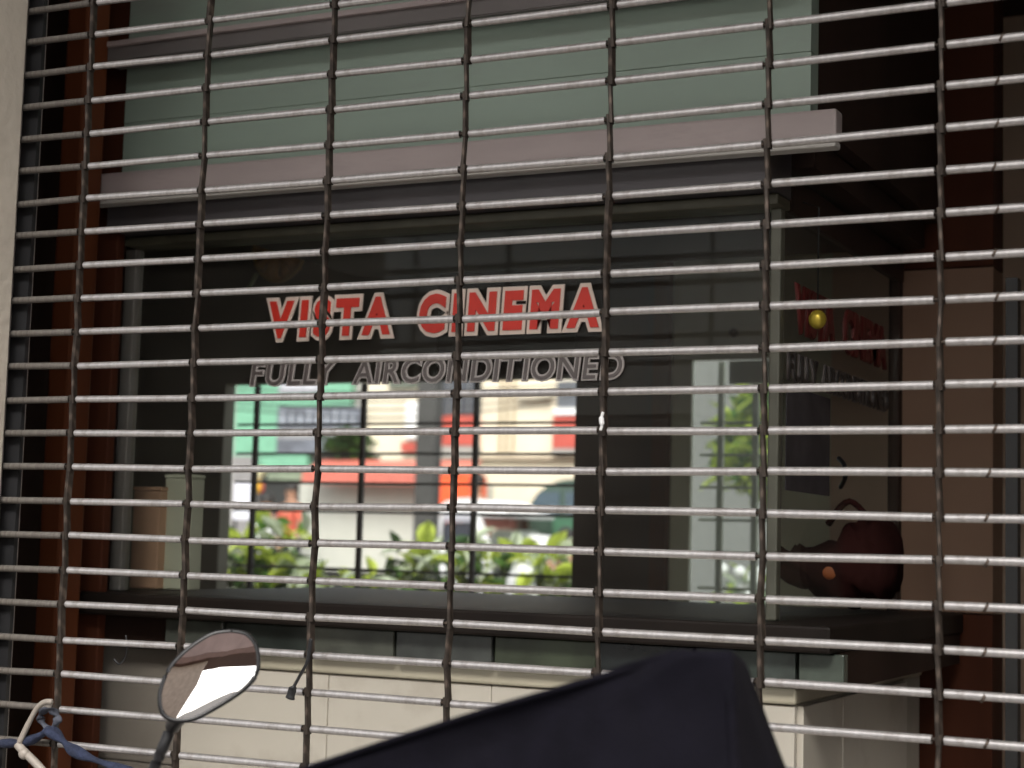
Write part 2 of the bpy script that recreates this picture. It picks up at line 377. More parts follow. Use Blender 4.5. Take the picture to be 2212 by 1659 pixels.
box('base_cap', (bx0-.004,.452,1.186), (bx1+.003,1.25,1.2095), mat('cap_tile', (.50,.46,.35), rough=.35, var=.08), t, .004)
xx = bx0; wds = [.30]*3+[bx1-bx0-.90]
for wd in wds:
    z = 1.184
    for h in (.20,.20,.20,.20):
        box('tile', (xx+.0006,.460+random.uniform(-.0006,.0006),z-h+.0006), (xx+wd-.0006,.473,z-.0006), tilemat, t, .0012); z -= h
    xx += wd
z = 1.184
for h in (.20,.20,.20,.20):
    for y in (.476,.69,.90): box('tile', (bx1-.003,y,z-h+.001), (bx1+.008,y+.212,z-.001), tilemat, t, .0015)
    z -= h
z = 1.205
bl0 = P(207,1500,.5).x
for h in (.2,.2,.2,.2):
    box('tile', (bl0,.50,z-h+.001), (bx0-.008,.53,z-.001), tileshade, t, .0015); z -= h
box('base_end', (bl0+.002,.531,.35), (bx0-.008,1.2,1.206), darkwood, t)

def glyph(ch, size, off, shear=0):
    cu = bpy.data.curves.new('tmp', 'FONT'); cu.body = ch; cu.size = size; cu.offset = off; cu.shear = shear; cu.extrude = .0014
    cu.resolution_u = 4
    o = bpy.data.objects.new('tmp', cu); COL.objects.link(o)
    dg = bpy.context.evaluated_depsgraph_get(); me = bpy.data.meshes.new_from_object(o.evaluated_get(dg))
    bpy.data.objects.remove(o); bpy.data.curves.remove(cu); return me
KERN = {'TA':.13,'LY':.10,'VI':.03,'IS':.0,'MA':.05,'AI':.0}
def word(txt, x0, x1, z0, z1, parent, fill, bord, frame, shear=.0, bold=.045, border=.045, gap=.16, name='letter'):
    """letters fitted between x0..x1 and z0..z1; frame maps (along, up, out) to world"""
    gl = [(glyph(c, 1, bold, shear), glyph(c, 1, bold+border, shear)) for c in txt]
    ws = []; X = 0; pos = []
    for a, c in gl:
        lo = min(v.co.x for v in c.vertices); hi = max(v.co.x for v in c.vertices); pos.append(X-lo); X += (hi-lo) + gap*.1 - .02 - KERN.get(txt[len(pos)-1:len(pos)+1], 0)
    ylo = min(v.co.y for a, c in gl for v in c.vertices); yhi = max(v.co.y for a, c in gl for v in c.vertices)
    sx = (x1-x0)/(X-gap*.1+.02); sz = (z1-z0)/(yhi-ylo)
    for (a, c), p in zip(gl, pos):
        for me, out, mt in ((c, 0, bord), (a, .0022, fill)):
            for v in me.vertices:
                v.co = frame(x0+(v.co.x+p)*sx, z0+(v.co.y-ylo)*sz, out+v.co.z)
            me.materials.clear(); me.materials.append(mt)
        la = rel(link(name, a, parent), parent); rel(link('letter_border', c, la), la)
def front(a, u, o): return Vector((a, .4955-o, u))
def side(a, u, o): return Vector((.9195+o, a, u))
def fx(px): return P(px,700,.495).x
zb, ztp = P(940,729,.495).z, P(940,626,.495).z
word('VISTA', fx(574), fx(853), zb, ztp, t, redacr, whiacr, front, shear=.06, bold=.052, border=.085)
word('CINEMA', fx(900), fx(1305), zb, ztp, t, redacr, whiacr, front, shear=.06, bold=.052, border=.085)
zb2, zt2 = P(940,829,.495).z, P(940,769,.495).z
def fx2(px): return P(px,800,.495).x
word('FULLY', fx2(540), fx2(733), zb2, zt2, t, greyacr, greybord, front, shear=.12, bold=.0, border=.055)
word('AIRCONDITIONED', fx2(760), fx2(1348), zb2, zt2, t, greyacr, greybord, front, shear=.12, bold=.0, border=.055)
s = lambda px: PX(px,700,.92).y
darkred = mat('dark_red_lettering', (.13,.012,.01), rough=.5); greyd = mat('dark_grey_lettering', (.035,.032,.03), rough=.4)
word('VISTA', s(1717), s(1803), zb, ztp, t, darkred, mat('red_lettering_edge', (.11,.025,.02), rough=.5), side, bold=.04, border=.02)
word('CINEMA', s(1822), s(1914), zb, ztp, t, darkred, MATS['red_lettering_edge'], side, bold=.04, border=.02)
word('FULLY', s(1703), s(1768), zb2, zt2, t, greyd, greyacr, side, bold=.0, border=.03)
word('AIRCONDITIONED', s(1776), s(1918), zb2, zt2, t, greyd, greyacr, side, bold=.0, border=.03)
# dark notice sheets and pull handle on the side pane
pz0, pz1 = PX(1745,1065,.921).z, PX(1745,845,.921).z
box('notice_sheet', (.9185,s(1702),pz0), (.9197,s(1796),pz1), mat('dark_grey_notice', (.05,.045,.05), rough=.6, var=.4, scale=18), t)
hp = [PX(1812,990,.935), PX(1824,1005,.95), PX(1826,1030,.955), PX(1816,1052,.935)]
tube('pull_handle', bez(hp), .004, blackpl, t, 8)
k = PX(1584,718,.6); kp = P(1584,718,YB-.01); 
blob('screw_cap', kp, (.012,.008,.013), blackpl, b, 2)

# things on and in the booth
def in_booth(o): return o
def crate(name, label, cat, px0, px1, py, Y, mt, dep=.16):
    lo = P(px0,1200,Y); hi = P(px1,1200,Y); top = P((px0+px1)/2, py, Y).z
    o = thing(name, label, cat, loc=((lo.x+hi.x)/2, Y+dep/2, 1.303))
    box('carton', (lo.x,Y,1.304), (hi.x,Y+dep,top-.003), mt, o, .003)
    box('lid', (lo.x-.001,Y-.001,top-.0025), (hi.x+.001,Y+dep,top+.004), mt, o, .001)
crate('cardboard_box', 'tan cardboard box on the booth counter by the left glass post', 'box', 282, 341, 1056, .62, mat('cardboard', (.50,.30,.19), rough=.8), .05)
crate('storage_tin', 'pale greenish storage tin beside the tan cardboard box', 'tin', 349, 408, 1029, .64, mat('pale_tin', (.60,.62,.48), rough=.5), .04)
h = thing('woven_fan', 'round brown woven fan hanging in the dark booth above the red lettering', 'fan', loc=tuple(P(610,540,1.2)))
c = P(606,538,1.2); bm = bmesh.new()
N = 28; cen = bm.verts.new(c+Vector((0,-.012,0))); ring = []
for k in range(N):
    a = 2*math.pi*k/N; rr = .068*(1+.03*math.cos(a*9)); ring.append(bm.verts.new(c+Vector((rr*math.cos(a), (.006 if k % 2 else -.004), 1.08*rr*math.sin(a)))))
for k in range(N): bm.faces.new((cen, ring[k], ring[(k+1) % N]))
o = rel(link('blade', mesh_of(bm, 'blade', mat('dry_palm', (.50,.27,.09), rough=.7, var=.4, scale=30)), h), h)
tube('rim', [c+Vector((.069*math.cos(2*math.pi*k/24), -.004, .074*math.sin(2*math.pi*k/24))) for k in range(25)], .004, mat('cane', (.5,.33,.12), rough=.5), h, 6)
tube('handle', [P(555,590,1.2), P(535,628,1.2)], .005, mat('green_cane', (.30,.38,.2), rough=.4), h, 6)
tube('hanging_cord', [c+Vector((0,0,.07)), Vector((c.x,1.2,1.99))], .0015, blackpl, h, 5)
lp = thing('brass_lamp', 'small brass globe lamp hanging against the side glass of the booth', 'lamp', loc=tuple(PX(1765,690,.95)))  # globe added in place of a yellow reflection in the side glass
c = PX(1766,690,.95); blob('globe', c, (.014,.014,.015), mat('brass', (.62,.47,.06), rough=.25, metal=.5), lp); tube('stem', [c+Vector((0,0,.018)), Vector((c.x,c.y,1.94)), Vector((.923,c.y,1.95))], .0014, blackpl, lp, 6)
bmn = bmesh.new()
bg_ = thing('cloth_bag', 'dark maroon cloth bag slumped on the booth counter at the right', 'bag', loc=tuple(P(1835,1290,.95)))
c = P(1835,1210,.95)
bm = bmesh.new(); bmesh.ops.create_icosphere(bm, subdivisions=4, radius=1)
for v in bm.verts:
    n = Vector([math.copysign(abs(q_)**.72, q_) for q_ in v.co]); kx = .088*(1-.45*max(0,n.z)**1.5 - .15*max(0,-n.z)); pt = .04*max(0,-n.x)*max(0,1-abs(n.z+.2)*1.4)
    wr = .006*math.sin(n.x*19+n.z*11)+.008*math.sin(n.x*6+n.z*3)+.004*math.sin(n.z*13+n.x*8)-.022*n.x*(n.z < 0) + .02*n.x*(n.z > 0)
    v.co = Vector((c.x + n.x*kx*(1-.25*n.z) - pt*1.3 + .03*n.z, c.y+n.y*.09, max(1.304, c.z + n.z*.068 + wr)))
rel(link('bag_body', mesh_of(bm, 'bag_body', mat('maroon_cloth', (.030,.010,.009), rough=.95, spec=.04, var=.3, scale=12), True), bg_), bg_)
q = P(1790,1235,.86); blob('badge', (q.x,q.y+.005,q.z), (.014,.006,.014), mat('orange_badge', (.4,.11,.03), rough=.5), bg_, 2)
tube('strap', bez([c+Vector((-.03,-.03,.06)), c+Vector((.01,-.04,.10)), c+Vector((.05,-.03,.06))]), .006, MATS['maroon_cloth'], bg_, 6)

# ------------------------------------------------------------------ small things tied to the grille
hk = lambda pts, Y: [P(x, y, Y) for x, y in pts]
o = thing('black_strap', 'thin black strap hanging from the grille right of the motorcycle mirror', 'strap', loc=tuple(P(668,1386,-.01)))
tube('band', bez(hk([(672,1380),(668,1405),(664,1430),(647,1461),(632,1488)], -.014)), .0032, blackpl, o, 6, .6)
tube('end_tab', bez(hk([(640,1474),(631,1492),(626,1511)], -.015)), [.003]*4+[.0065]*6+[.0075]*2+[.004], blackpl, o, 8, .6)
o = thing('white_tie', 'small white tie knotted round a grille link right of centre', 'tie', loc=tuple(P(1300,905,-.01)))
tube('loop', bez(hk([(1303,890),(1299,903),(1300,918),(1297,930)], -.012)), [.002]*6+[.0035]*6+[.002]*6+[.0015], mat('white_plastic', (.7,.7,.7), rough=.4), o, 6)
o = thing('blue_cloth_tie', 'blue cloth strip knotted round the grille at its lower left corner', 'cloth strip', loc=tuple(P(107,1575,-.03)))
tube('cloth_end', bez(hk([(-60,1612),(0,1606),(55,1603),(107,1578)], -.022)), [.006+.006*abs(math.sin(k*.6)) for k in range(19)], bluecloth, o, 10, .6)
tube('cloth_end', bez(hk([(107,1576),(135,1600),(172,1628),(245,1656),(330,1690)], -.022)), [.010+.004*math.sin(k*.7) for k in range(25)], bluecloth, o, 10, .6)
tube('cloth_loop', bez(hk([(112,1582),(92,1562),(88,1545),(100,1533),(120,1540),(124,1556),(108,1580)], -.016)), [.006+.002*math.sin(k*.9) for k in range(37)], mat('grey_blue_cloth', (.06,.065,.085), rough=.9, var=.3, scale=50), o, 8, .7)
o = thing('hooked_cable', 'off white cable hooked over the grille beside the blue cloth strip', 'cable', loc=tuple(P(60,1560,-.04)))
wc = mat('off_white_cable', (.30,.265,.23), rough=.45, var=.1)
tube('hook', bez(hk([(112,1516),(96,1517),(80,1530),(62,1562),(42,1604)], -.034)), [.0042]*12+[.0038]*6+[.0042]*7, wc, o, 8)
tube('cable', bez(hk([(38,1608),(52,1624),(75,1646),(105,1680)], -.034)), .0062, wc, o, 8)
blob('knob', P(52,1628,-.036), (.0085,.008,.0085), wc, o, 2)
o = thing('wire_hook', 'short dark wire hook hanging low behind the grille near the left', 'hook', loc=tuple(P(268,1400,.05)))
tube('wire', bez(hk([(272,1372),(274,1400),(270,1420),(258,1434),(246,1424)], .02)), .0016, blackpl, o, 5)
del bmn

# ------------------------------------------------------------------ motorcycle at the lower left, only its mirror in view
YM = -.42
mc = thing('motorcycle', 'motorcycle whose teardrop mirror on a black stalk stands before the grille', 'motorcycle', loc=tuple((P(330,1700,YM).x, YM, .14)))
mm = P(452,1462,YM)
n_aim = Vector((.535,-.80,.155)).normalized()
ex = Vector((0,0,1)).cross(n_aim).normalized(); ey = n_aim.cross(ex).normalized()
outline_px = [(497,1364),(528,1369),(548,1388),(557,1420),(553,1455),(533,1482),(500,1507),(462,1530),(424,1550),(395,1556),(368,1553),(351,1538),(346,1508),(352,1478),(368,1443),(398,1410),(430,1386),(462,1369)]
def onplane(px, py):
    d = CR*((px-PW/2)/FPX) - CU*((py-PH/2)/FPX) + CF
    return CAM + d*((mm-CAM).dot(n_aim)/d.dot(n_aim))
ctr = onplane(452,1462)
loop = bez([onplane(*p) for p in outline_px+[outline_px[0]]], 4)[:-1]
def lens(name, k0, bulge, back, mt, parent):
    bm = bmesh.new(); rings = []
    K = 7
    for j in range(K+1):
        s_ = k0*(1-j/K*.999)
        if j == K: rings.append([bm.verts.new(ctr+n_aim*(bulge+back))]); continue
        rings.append([bm.verts.new(ctr+(p-ctr)*s_+n_aim*(back+bulge*(1-(s_/k0)**2))) for p in loop])
    for A, B in zip(rings, rings[1:]):
        L = len(A)
        for i in range(L):
            if len(B) == 1: bm.faces.new((A[i], A[(i+1) % L], B[0]))
            else: bm.faces.new((A[i], A[(i+1) % L], B[(i+1) % L], B[i]))
    bmesh.ops.recalc_face_normals(bm, faces=bm.faces)
    return bm
bm = lens('x', 1.0, -.022, .0, None, None); 
add_tube(bm, loop+[loop[0], loop[1]], .0032, 6)
housing = rel(link('mirror_housing', mesh_of(bm, 'mirror_housing', blackpl, True), mc), mc)
bm = lens('x', .975, .0017, .0022, None, None)
for f_ in bm.faces:
    if f_.normal.dot(n_aim) < 0: f_.normal_flip()
rel(link('mirror_glass', mesh_of(bm, 'mirror_glass', mirrorm, True), housing), housing)
st = [onplane(395,1540)-n_aim*.012, P(372,1570,YM+.005), P(352,1615,YM), P(330,1668,YM), P(300,1760,YM-.01), P(285,1850,YM-.02)]
tube('mirror_stem', bez(st), [.008]*3+[.0085]*4+[.0065]*18+[.006]*6, blackpl, mc, 10)
hb = P(285,1850,YM-.02)
tube('handlebar', bez([hb+Vector((.14,-.08,-.02)), hb, hb+Vector((-.12,.0,-.06)), hb+Vector((-.34,-.02,-.05)), hb+Vector((-.48,-.10,-.02))]), .011, darksteel, mc)
tube('grip', [hb+Vector((.06,-.035,-.01)), hb+Vector((.16,-.09,-.022))], .017, blackpl, mc)
tube('brake_lever', bez([hb+Vector((.0,.03,-.02)), hb+Vector((.08,.02,-.03)), hb+Vector((.16,-.04,-.04))]), .006, silver, mc)
hx = hb+Vector((-.17,0,-.1))
blob('headlight', hx+Vector((0,.05,-.06)), (.085,.07,.085), blackpl, mc)
for s_ in (-1, 1): tube('fork', [hx+Vector((.07*s_,0,0)), hx+Vector((.07*s_,.16,-.66))], .018, darksteel, mc)
wz = .14+.27; wc_ = Vector((hx.x, hx.y+.15, wz))
bm = bmesh.new(); add_tube(bm, [wc_+Vector((0,.24*math.cos(2*math.pi*k/28),.24*math.sin(2*math.pi*k/28))) for k in range(29)], .032, 10)
rel(link('front_wheel', mesh_of(bm, 'front_wheel', blackpl, True), mc), mc)
blob('fuel_tank', hx+Vector((0,-.38,-.12)), (.13,.22,.11), mat('red_tank', (.25,.02,.02), rough=.3, coat=.5), mc)
blob('seat', hx+Vector((0,-.85,-.2)), (.12,.34,.06), blackpl, mc)
wc2 = Vector((hx.x, hx.y-1.1, wz)); bm = bmesh.new(); add_tube(bm, [wc2+Vector((0,.24*math.cos(2*math.pi*k/28),.24*math.sin(2*math.pi*k/28))) for k in range(29)], .036, 10)
rel(link('rear_wheel', mesh_of(bm, 'rear_wheel', blackpl, True), mc), mc)
tube('frame', [hx+Vector((0,0,-.1)), hx+Vector((0,-.35,-.55)), wc2], .03, darksteel, mc)

# ------------------------------------------------------------------ black cloth canopy, lower right of centre
YC = -.75
cp = thing('cloth_canopy', 'navy black cloth canopy rising to a rounded corner before the grille', 'canopy', loc=(1.0,YC+.2,.14))
A = P(330,1772,YC); T1 = P(1452,1404,YC+.03); T2 = P(1580,1405,YC+.03); F0 = P(1596,1800,YC)
Bk = P(1612,1432,YC+.20); Rk = P(1752,1800,YC+.22); T1b = P(1470,1400,YC+.26); Ab = P(330,1772,YC) + Vector((-.03,.4,.0))
def quadgrid(bm, a, b_, c_, d_, n, mm_, sag=0, wr=0):
    vsx = []
    for i in range(n+1):
        row = []
        for j in range(mm_+1):
            u, v = i/n, j/mm_
            p = a.lerp(b_, u).lerp(d_.lerp(c_, u), v)
            nrm = (b_-a).cross(d_-a).normalized()
            p = p + nrm*(sag*math.sin(math.pi*u)*math.sin(math.pi*v) + wr*math.sin(9*u+5*v)*math.sin(math.pi*u)*math.sin(math.pi*v))
            row.append(bm.verts.new(p))
        vsx.append(row)
    for i in range(n):
        for j in range(mm_): bm.faces.new((vsx[i][j], vsx[i+1][j], vsx[i+1][j+1], vsx[i][j+1]))
bm = bmesh.new()
quadgrid(bm, A, F0, T2, T1, 40, 24, -.012, .009)
quadgrid(bm, F0, Rk, Bk, T2, 8, 16, 0, .003)
quadgrid(bm, A, T1, T1b, Ab, 16, 6, 0, .003)
quadgrid(bm, T1, T2, Bk, T1b, 10, 6, 0, .001)
bmesh.ops.remove_doubles(bm, verts=bm.verts, dist=.002)
for _ in range(3): bmesh.ops.smooth_vert(bm, verts=[v for v in bm.verts if not v.is_boundary], factor=.5, use_axis_x=True, use_axis_y=True, use_axis_z=True)
bmesh.ops.recalc_face_normals(bm, faces=bm.faces)
cl = rel(link('cloth_cover', mesh_of(bm, 'cloth_cover', navycloth, True), cp), cp)
md = cl.modifiers.new('thick', 'SOLIDIFY'); md.thickness = .003
tube('seam', bez([A+Vector((0,-.002,0)), A.lerp(T1,.35)+Vector((0,-.003,.001)), A.lerp(T1,.7)+Vector((0,-.002,0)), T1+Vector((.0,.004,-.006))]), .0028, navycloth, cp, 6)
tube('seam', bez([T2+Vector((-.004,.004,-.012)), T2.lerp(F0,.4)+Vector((-.002,-.003,0)), F0]), .0024, navycloth, cp, 6)
for q in (A+Vector((.05,.03,0)), F0+Vector((-.03,.03,0)), Rk+Vector((-.03,-.02,0)), Ab+Vector((.06,-.03,0))):
    tube('pole', [Vector((q.x,q.y,.14)), Vector((q.x,q.y,q.z+.02))], .012, darksteel, cp, 8)

# ------------------------------------------------------------------ rear street, a reflection in the glass built behind the added windows
YS = 20.0
def pbox(name, px0, px1, py0, py1, Y, dep, mt, parent, bev=0, zlo=None):
    pm = (px0+px1)/2
    lo = P(px0, 1080, Y); hi = P(px1, 1080, Y); zt_ = P(pm, py0, Y).z; zb_ = P(pm, py1, Y).z if zlo is None else zlo
    return box(name, (lo.x,Y,zb_), (hi.x,Y+dep,zt_), mt, parent, bev)
mint = mat('mint_green_paint', (.16,.37,.25), rough=.5, var=.1); slate = mat('slate_sign', (.13,.14,.17), rough=.5, var=.35, scale=3)
creamw = mat('cream_render', (.66,.59,.46), rough=.8, var=.06, scale=1.5, stain=(.5,.43,.33), stain_amt=.35, stain_scale=1.2)
redp = mat('red_panel', (.42,.07,.05), rough=.5, var=.12); dwin = mat('dark_window', (.03,.035,.05), rough=.15, spec=.8)
redaw = mat('red_awning', (.55,.15,.11), rough=.6, var=.08); greyp = mat('pale_grey_panel', (.47,.48,.43), rough=.6, var=.05)
orange = mat('orange_paint', (.80,.10,.025), rough=.45, var=.06); whitep = mat('white_paint', (.80,.80,.80), rough=.4, var=.04)
gpost = mat('grey_post', (.045,.045,.043), rough=.8, var=.12); dkgreen = mat('dark_green_paint', (.03,.06,.045), rough=.35, var=.2, coat=.3)
# far left: shop with mint green frame and slate sign boards
bA = thing('green_shop', 'shop with mint green frame and slate grey sign boards across the street', 'shop', loc=(P(580,1080,YS).x,YS,.46))
pbox('wall', 300, 779, 640, 1300, YS+.05, 5, mat('shop_wall', (.30,.29,.27), rough=.8), bA, zlo=.46)
pbox('pilaster', 500, 545, 822, 985, YS-.15, .18, mint, bA); pbox('pilaster', 500, 545, 985, 1300, YS-.15, .18, mat('grey_paint', (.22,.21,.21), rough=.7), bA, zlo=.46)
pbox('sign_frame', 552, 748, 822, 876, YS-.12, .14, mint, bA); pbox('sign_frame', 549, 592, 876, 985, YS-.12, .14, mint, bA); pbox('sign_frame', 549, 660, 982, 1012, YS-.12, .14, mint, bA)
pbox('sign_board', 592, 776, 880, 925, YS-.14, .1, slate, bA); pbox('sign_board', 592, 776, 928, 948, YS-.13, .1, mat('grey_sign', (.24,.24,.25), rough=.5, var=.3, scale=2), bA); pbox('sign_board', 592, 705, 948, 980, YS-.14, .1, slate, bA)
pbox('sign_board', 592, 680, 826, 850, YS-.16, .1, mat('grey_lilac_sign', (.42,.42,.46), rough=.5), bA)
for k in range(9):                    # upright strokes too blurred to read
    x = 600+k*19
    pbox('sign_relief', x, x+6, 886+(k % 3)*4, 921-(k % 2)*6, YS-.155, .014, mat('pale_sign_relief', (.34,.37,.42), rough=.5), bA)
pbox('shop_opening', 545, 650, 1020, 1300, YS+.02, .06, mat('shop_dark', (.018,.02,.02), rough=.7), bA, zlo=.46)  # flat near-black panel carries the shade of the shop's recess
pbox('counter_sign', 575, 650, 1012, 1036, YS-.05, .08, mat('olive_sign', (.20,.24,.17), rough=.5, var=.3, scale=3), bA)
# cream building
bB = thing('cream_building', 'cream rendered building with dark windows and red panels across the street', 'building', loc=(P(1040,1080,YS).x,YS,.46))
pbox('wall', 780, 1700, 560, 1300, YS+.06, 6, creamw, bB, zlo=.46)
pbox('window', 939, 1028, 800, 896, YS-.02, .1, dwin, bB); pbox('window', 1197, 1300, 822, 880, YS-.02, .1, mat('grey_window', (.12,.13,.15), rough=.2), bB)
pbox('window', 830, 892, 812, 838, YS-.02, .1, mat('grey_green_window', (.10,.115,.09), rough=.3), bB)
pbox('sill', 939, 1022, 964, 990, YS-.16, .24, concrete, bB)
pbox('red_panel', 950, 1022, 898, 962, YS-.10, .17, redp, bB); pbox('red_panel', 1190, 1300, 896, 968, YS-.10, .17, redp, bB)
pbox('coping', 1192, 1300, 882, 895, YS-.14, .22, whitep, bB); pbox('sill', 1188, 1300, 969, 982, YS-.14, .22, concrete, bB)
for px in (1072, 1086, 1101): pbox('drain_pipe', px, px+3, 700, 985, YS+.0, .07, mat('tan_pipe', (.42,.35,.24), rough=.6), bB)
pbox('string_course', 1000, 1300, 985, 992, YS-.05, .12, mat('shadow_course', (.40,.33,.25), rough=.8), bB)  # string course in a darker tan than the wall
pbox('white_shutter', 866, 892, 868, 950, YS-.12, .12, whitep, bB, .05); pbox('red_base', 862, 892, 955, 975, YS-.08, .12, redp, bB)
pr = thing('white_pennant', 'narrow white pennant hanging beside the dark window of the cream building', 'pennant', loc=tuple(P(940,925,YS-.3)))
prism('flag', [(P(x,y,YS-.3).x, P(x,y,YS-.3).z) for x, y in ((937,890),(950,884),(953,905),(948,930),(942,952),(934,974),(932,960),(940,925),(935,910))], YS-.32, YS-.29, whitep, pr)
for px in (962, 984, 1005): pbox('mullion', px, px+2, 800, 896, YS-.03, .02, mat('grey_mullion', (.2,.2,.2), rough=.5), bB)
pbox('awning_box', 1110, 1180, 846, 860, YS-.1, .18, mat('cream_shade', (.58,.52,.42), rough=.8), bB)
wr_ = thing('overhead_wires', 'thin dark overhead wires sagging across the rear street', 'wires', loc=tuple(P(900,850,17)))
for k in range(4):
    p0 = P(430,838+k*13,17); p1 = P(1330,826+k*9,17); tube('wire', bez([p0, p0.lerp(p1,.5)-Vector((0,0,.10+.04*k)), p1], 8), .012, blackpl, wr_, 5)
# red awning stall
YK = 18.4
kk = thing('awning_stall', 'pale grey stall under a long red awning across the street', 'stall', loc=(P(770,1080,YK).x,YK,.46))
pbox('front_panel', 646, 1000, 1043, 1236, YK, .9, greyp, kk); pbox('plinth', 650, 1000, 1237, 1300, YK+.08, .8, mat('black_base', (.02,.02,.022), rough=.7), kk, zlo=.46)
x0, x1 = P(650,1080,YK-.5).x, P(1000,1080,YK-.5).x
za, zb_, zc = P(770,994,YK).z, P(770,1020,YK-.5).z, P(770,1046,YK-.5).z
bm = bmesh.new()
def slab(bm, pr_):
    a = [bm.verts.new((x0,)+q) for q in pr_]; c_ = [bm.verts.new((x1,)+q) for q in pr_]
    bm.faces.new(a); bm.faces.new(c_[::-1])
    for i in range(len(a)): bm.faces.new((a[i-1], a[i], c_[i], c_[i-1]))
    bmesh.ops.recalc_face_normals(bm, faces=bm.faces)
slab(bm, [(YK+.0,za),(YK-.5,zb_),(YK-.5,zb_-.03),(YK,za-.03)])
rel(link('awning', mesh_of(bm, 'awning', redaw), kk), kk)
box('valance', (x0,YK-.5,zc), (x1,YK-.48,zb_-.031), redaw, kk)
# grey street post
pp = thing('street_post', 'thick grey concrete post standing on the rear street', 'post', loc=(P(914,1080,13.5).x,13.5,.335))
pbox('shaft', 893, 935, 560, 1300, 13.5, .17, gpost, pp, .02, zlo=.335)
box('footing', (pp.location.x-.16,13.4,.335), (pp.location.x+.16,13.75,.5), concrete, pp)
# orange cabinet
oc = thing('orange_cabinet', 'bright orange cabinet between the grey post and the white tricycle', 'cabinet', loc=(P(972,1080,17.5).x,17.5,.46))
pbox('body', 930, 1014, 1024, 1300, 17.5, .5, orange, oc, .02, zlo=.46); pbox('top', 928, 1000, 1008, 1024, 17.48, .55, mat('faded_orange', (.55,.2,.13), rough=.6), oc, .01)
# shrub on the shop roof ledge
def leaf_mesh(L, W, mt, fold=.25):
    bm = bmesh.new(); n = 4; L_ = []; C_ = []; R_ = []
    for k in range(n+1):
        u = k/n; wd = W*math.sin(math.pi*min(.999, u*.92+.05))**.8*(1 if u < 1 else 0); dz = -.35*L*u*u
        C_.append(bm.verts.new((u*L, 0, dz))); 
        if 0 < k < n: L_.append(bm.verts.new((u*L, wd/2, dz+wd*fold))); R_.append(bm.verts.new((u*L, -wd/2, dz+wd*fold)))
    for S in (L_, R_):
        bm.faces.new((C_[0], C_[1], S[0]))
        for k in range(len(S)-1): bm.faces.new((C_[k+1], C_[k+2], S[k+1], S[k]))
        bm.faces.new((C_[-2], C_[-1], S[-1]))
    return mesh_of(bm, 'leaf', mt, True)
lf = [mat('leaf_yellow_green', (.50,.60,.09), rough=.3, var=.25, scale=20, trans=.45), mat('leaf_green', (.10,.22,.04), rough=.3, var=.3, scale=20, trans=.4),
      mat('leaf_dark', (.035,.085,.025), rough=.3, var=.3, scale=20, trans=.3), mat('leaf_pale', (.55,.62,.45), rough=.25, var=.2, scale=20, trans=.35)]
stemm = mat('stem_green', (.09,.13,.04), rough=.6); potm = mat('dark_pot', (.03,.028,.026), rough=.7); earth = mat('soil', (.03,.022,.016), rough=.95)
def foliage_stuff(name, c, rad, n, mts, L, W, parent):
    bm = bmesh.new(); base = [leaf_mesh(L, W, None) for _ in range(1)][0]
    for _ in range(n):
        p = Vector((random.gauss(0,.45), random.gauss(0,.45), random.gauss(0,.45)))
        if p.length > 1.15: p *= .9/p.length
        mtx = Matrix.Translation(Vector(c)+Vector((p.x*rad[0],p.y*rad[1],p.z*rad[2]))) @ Matrix.Rotation(random.uniform(0,6.28),4,'Z') @ Matrix.Rotation(random.uniform(-1.2,.6),4,'Y') @ Matrix.Scale(random.uniform(.6,1.3),4)
        nb = len(bm.faces); bm.from_mesh(base)
        bm.verts.ensure_lookup_table(); bm.faces.ensure_lookup_table()
        bmesh.ops.transform(bm, matrix=mtx, verts=list({v for f_ in bm.faces[nb:] for v in f_.verts}))
        k = random.randrange(len(mts))
        for f_ in bm.faces[nb:]: f_.material_index = k; f_.smooth = True
    me = mesh_of(bm, name, None)
    for m_ in mts: me.materials.append(m_)
    o = rel(link(name, me, parent), parent); o['kind'] = 'stuff'; return o
sh = thing('roof_shrub', 'dark green shrub spilling over the red awning of the stall', 'shrub', loc=tuple(P(760,985,YK+.3)))
foliage_stuff('foliage', P(752,964,YK+.2), (.42,.25,.22), 420, [lf[1], lf[2], lf[2]], .16, .08, sh)
pc = P(752,985,YK+.4); box('planter_box', (pc.x-.4,YK+.1,pc.z-.12), (pc.x+.4,YK+.6,pc.z), potm, sh)
# white tricycle
YT = 15.2
tr = thing('white_tricycle', 'white tricycle cab with dark windscreen parked beyond the plants', 'tricycle', loc=(P(990,1080,YT).x,YT,.335))
def pp2(x, y, Y=YT): q = P(x, y, Y); return (q.x, q.z)
prism('roof', [pp2(*q) for q in ((946,1098),(958,1085),(985,1077),(1012,1076),(1040,1082),(1058,1097),(1094,1104),(1092,1116),(940,1114))], YT, YT+1.3, whitep, tr, .012)
prism('pillar', [pp2(*q) for q in ((932,1115),(956,1115),(948,1180),(924,1180))], YT, YT+.06, whitep, tr, .008)
prism('pillar', [pp2(*q) for q in ((1016,1118),(1036,1115),(1056,1180),(1044,1182))], YT, YT+.06, whitep, tr, .008)
prism('windscreen', [pp2(*q) for q in ((956,1128),(1018,1128),(1042,1180),(950,1180))], YT+.02, YT+.035, dwin, tr)
prism('front_panel', [pp2(*q) for q in ((922,1181),(1056,1181),(1052,1290),(928,1290))], YT-.03, YT+.10, whitep, tr, .01)
prism('header', [pp2(*q) for q in ((956,1115),(1018,1115),(1018,1127),(956,1127))], YT-.01, YT+.05, mat('lilac_grey', (.42,.42,.47), rough=.4), tr)
pbox('rear_panel', 925, 1055, 1181, 1290, YT+1.2, .06, whitep, tr)
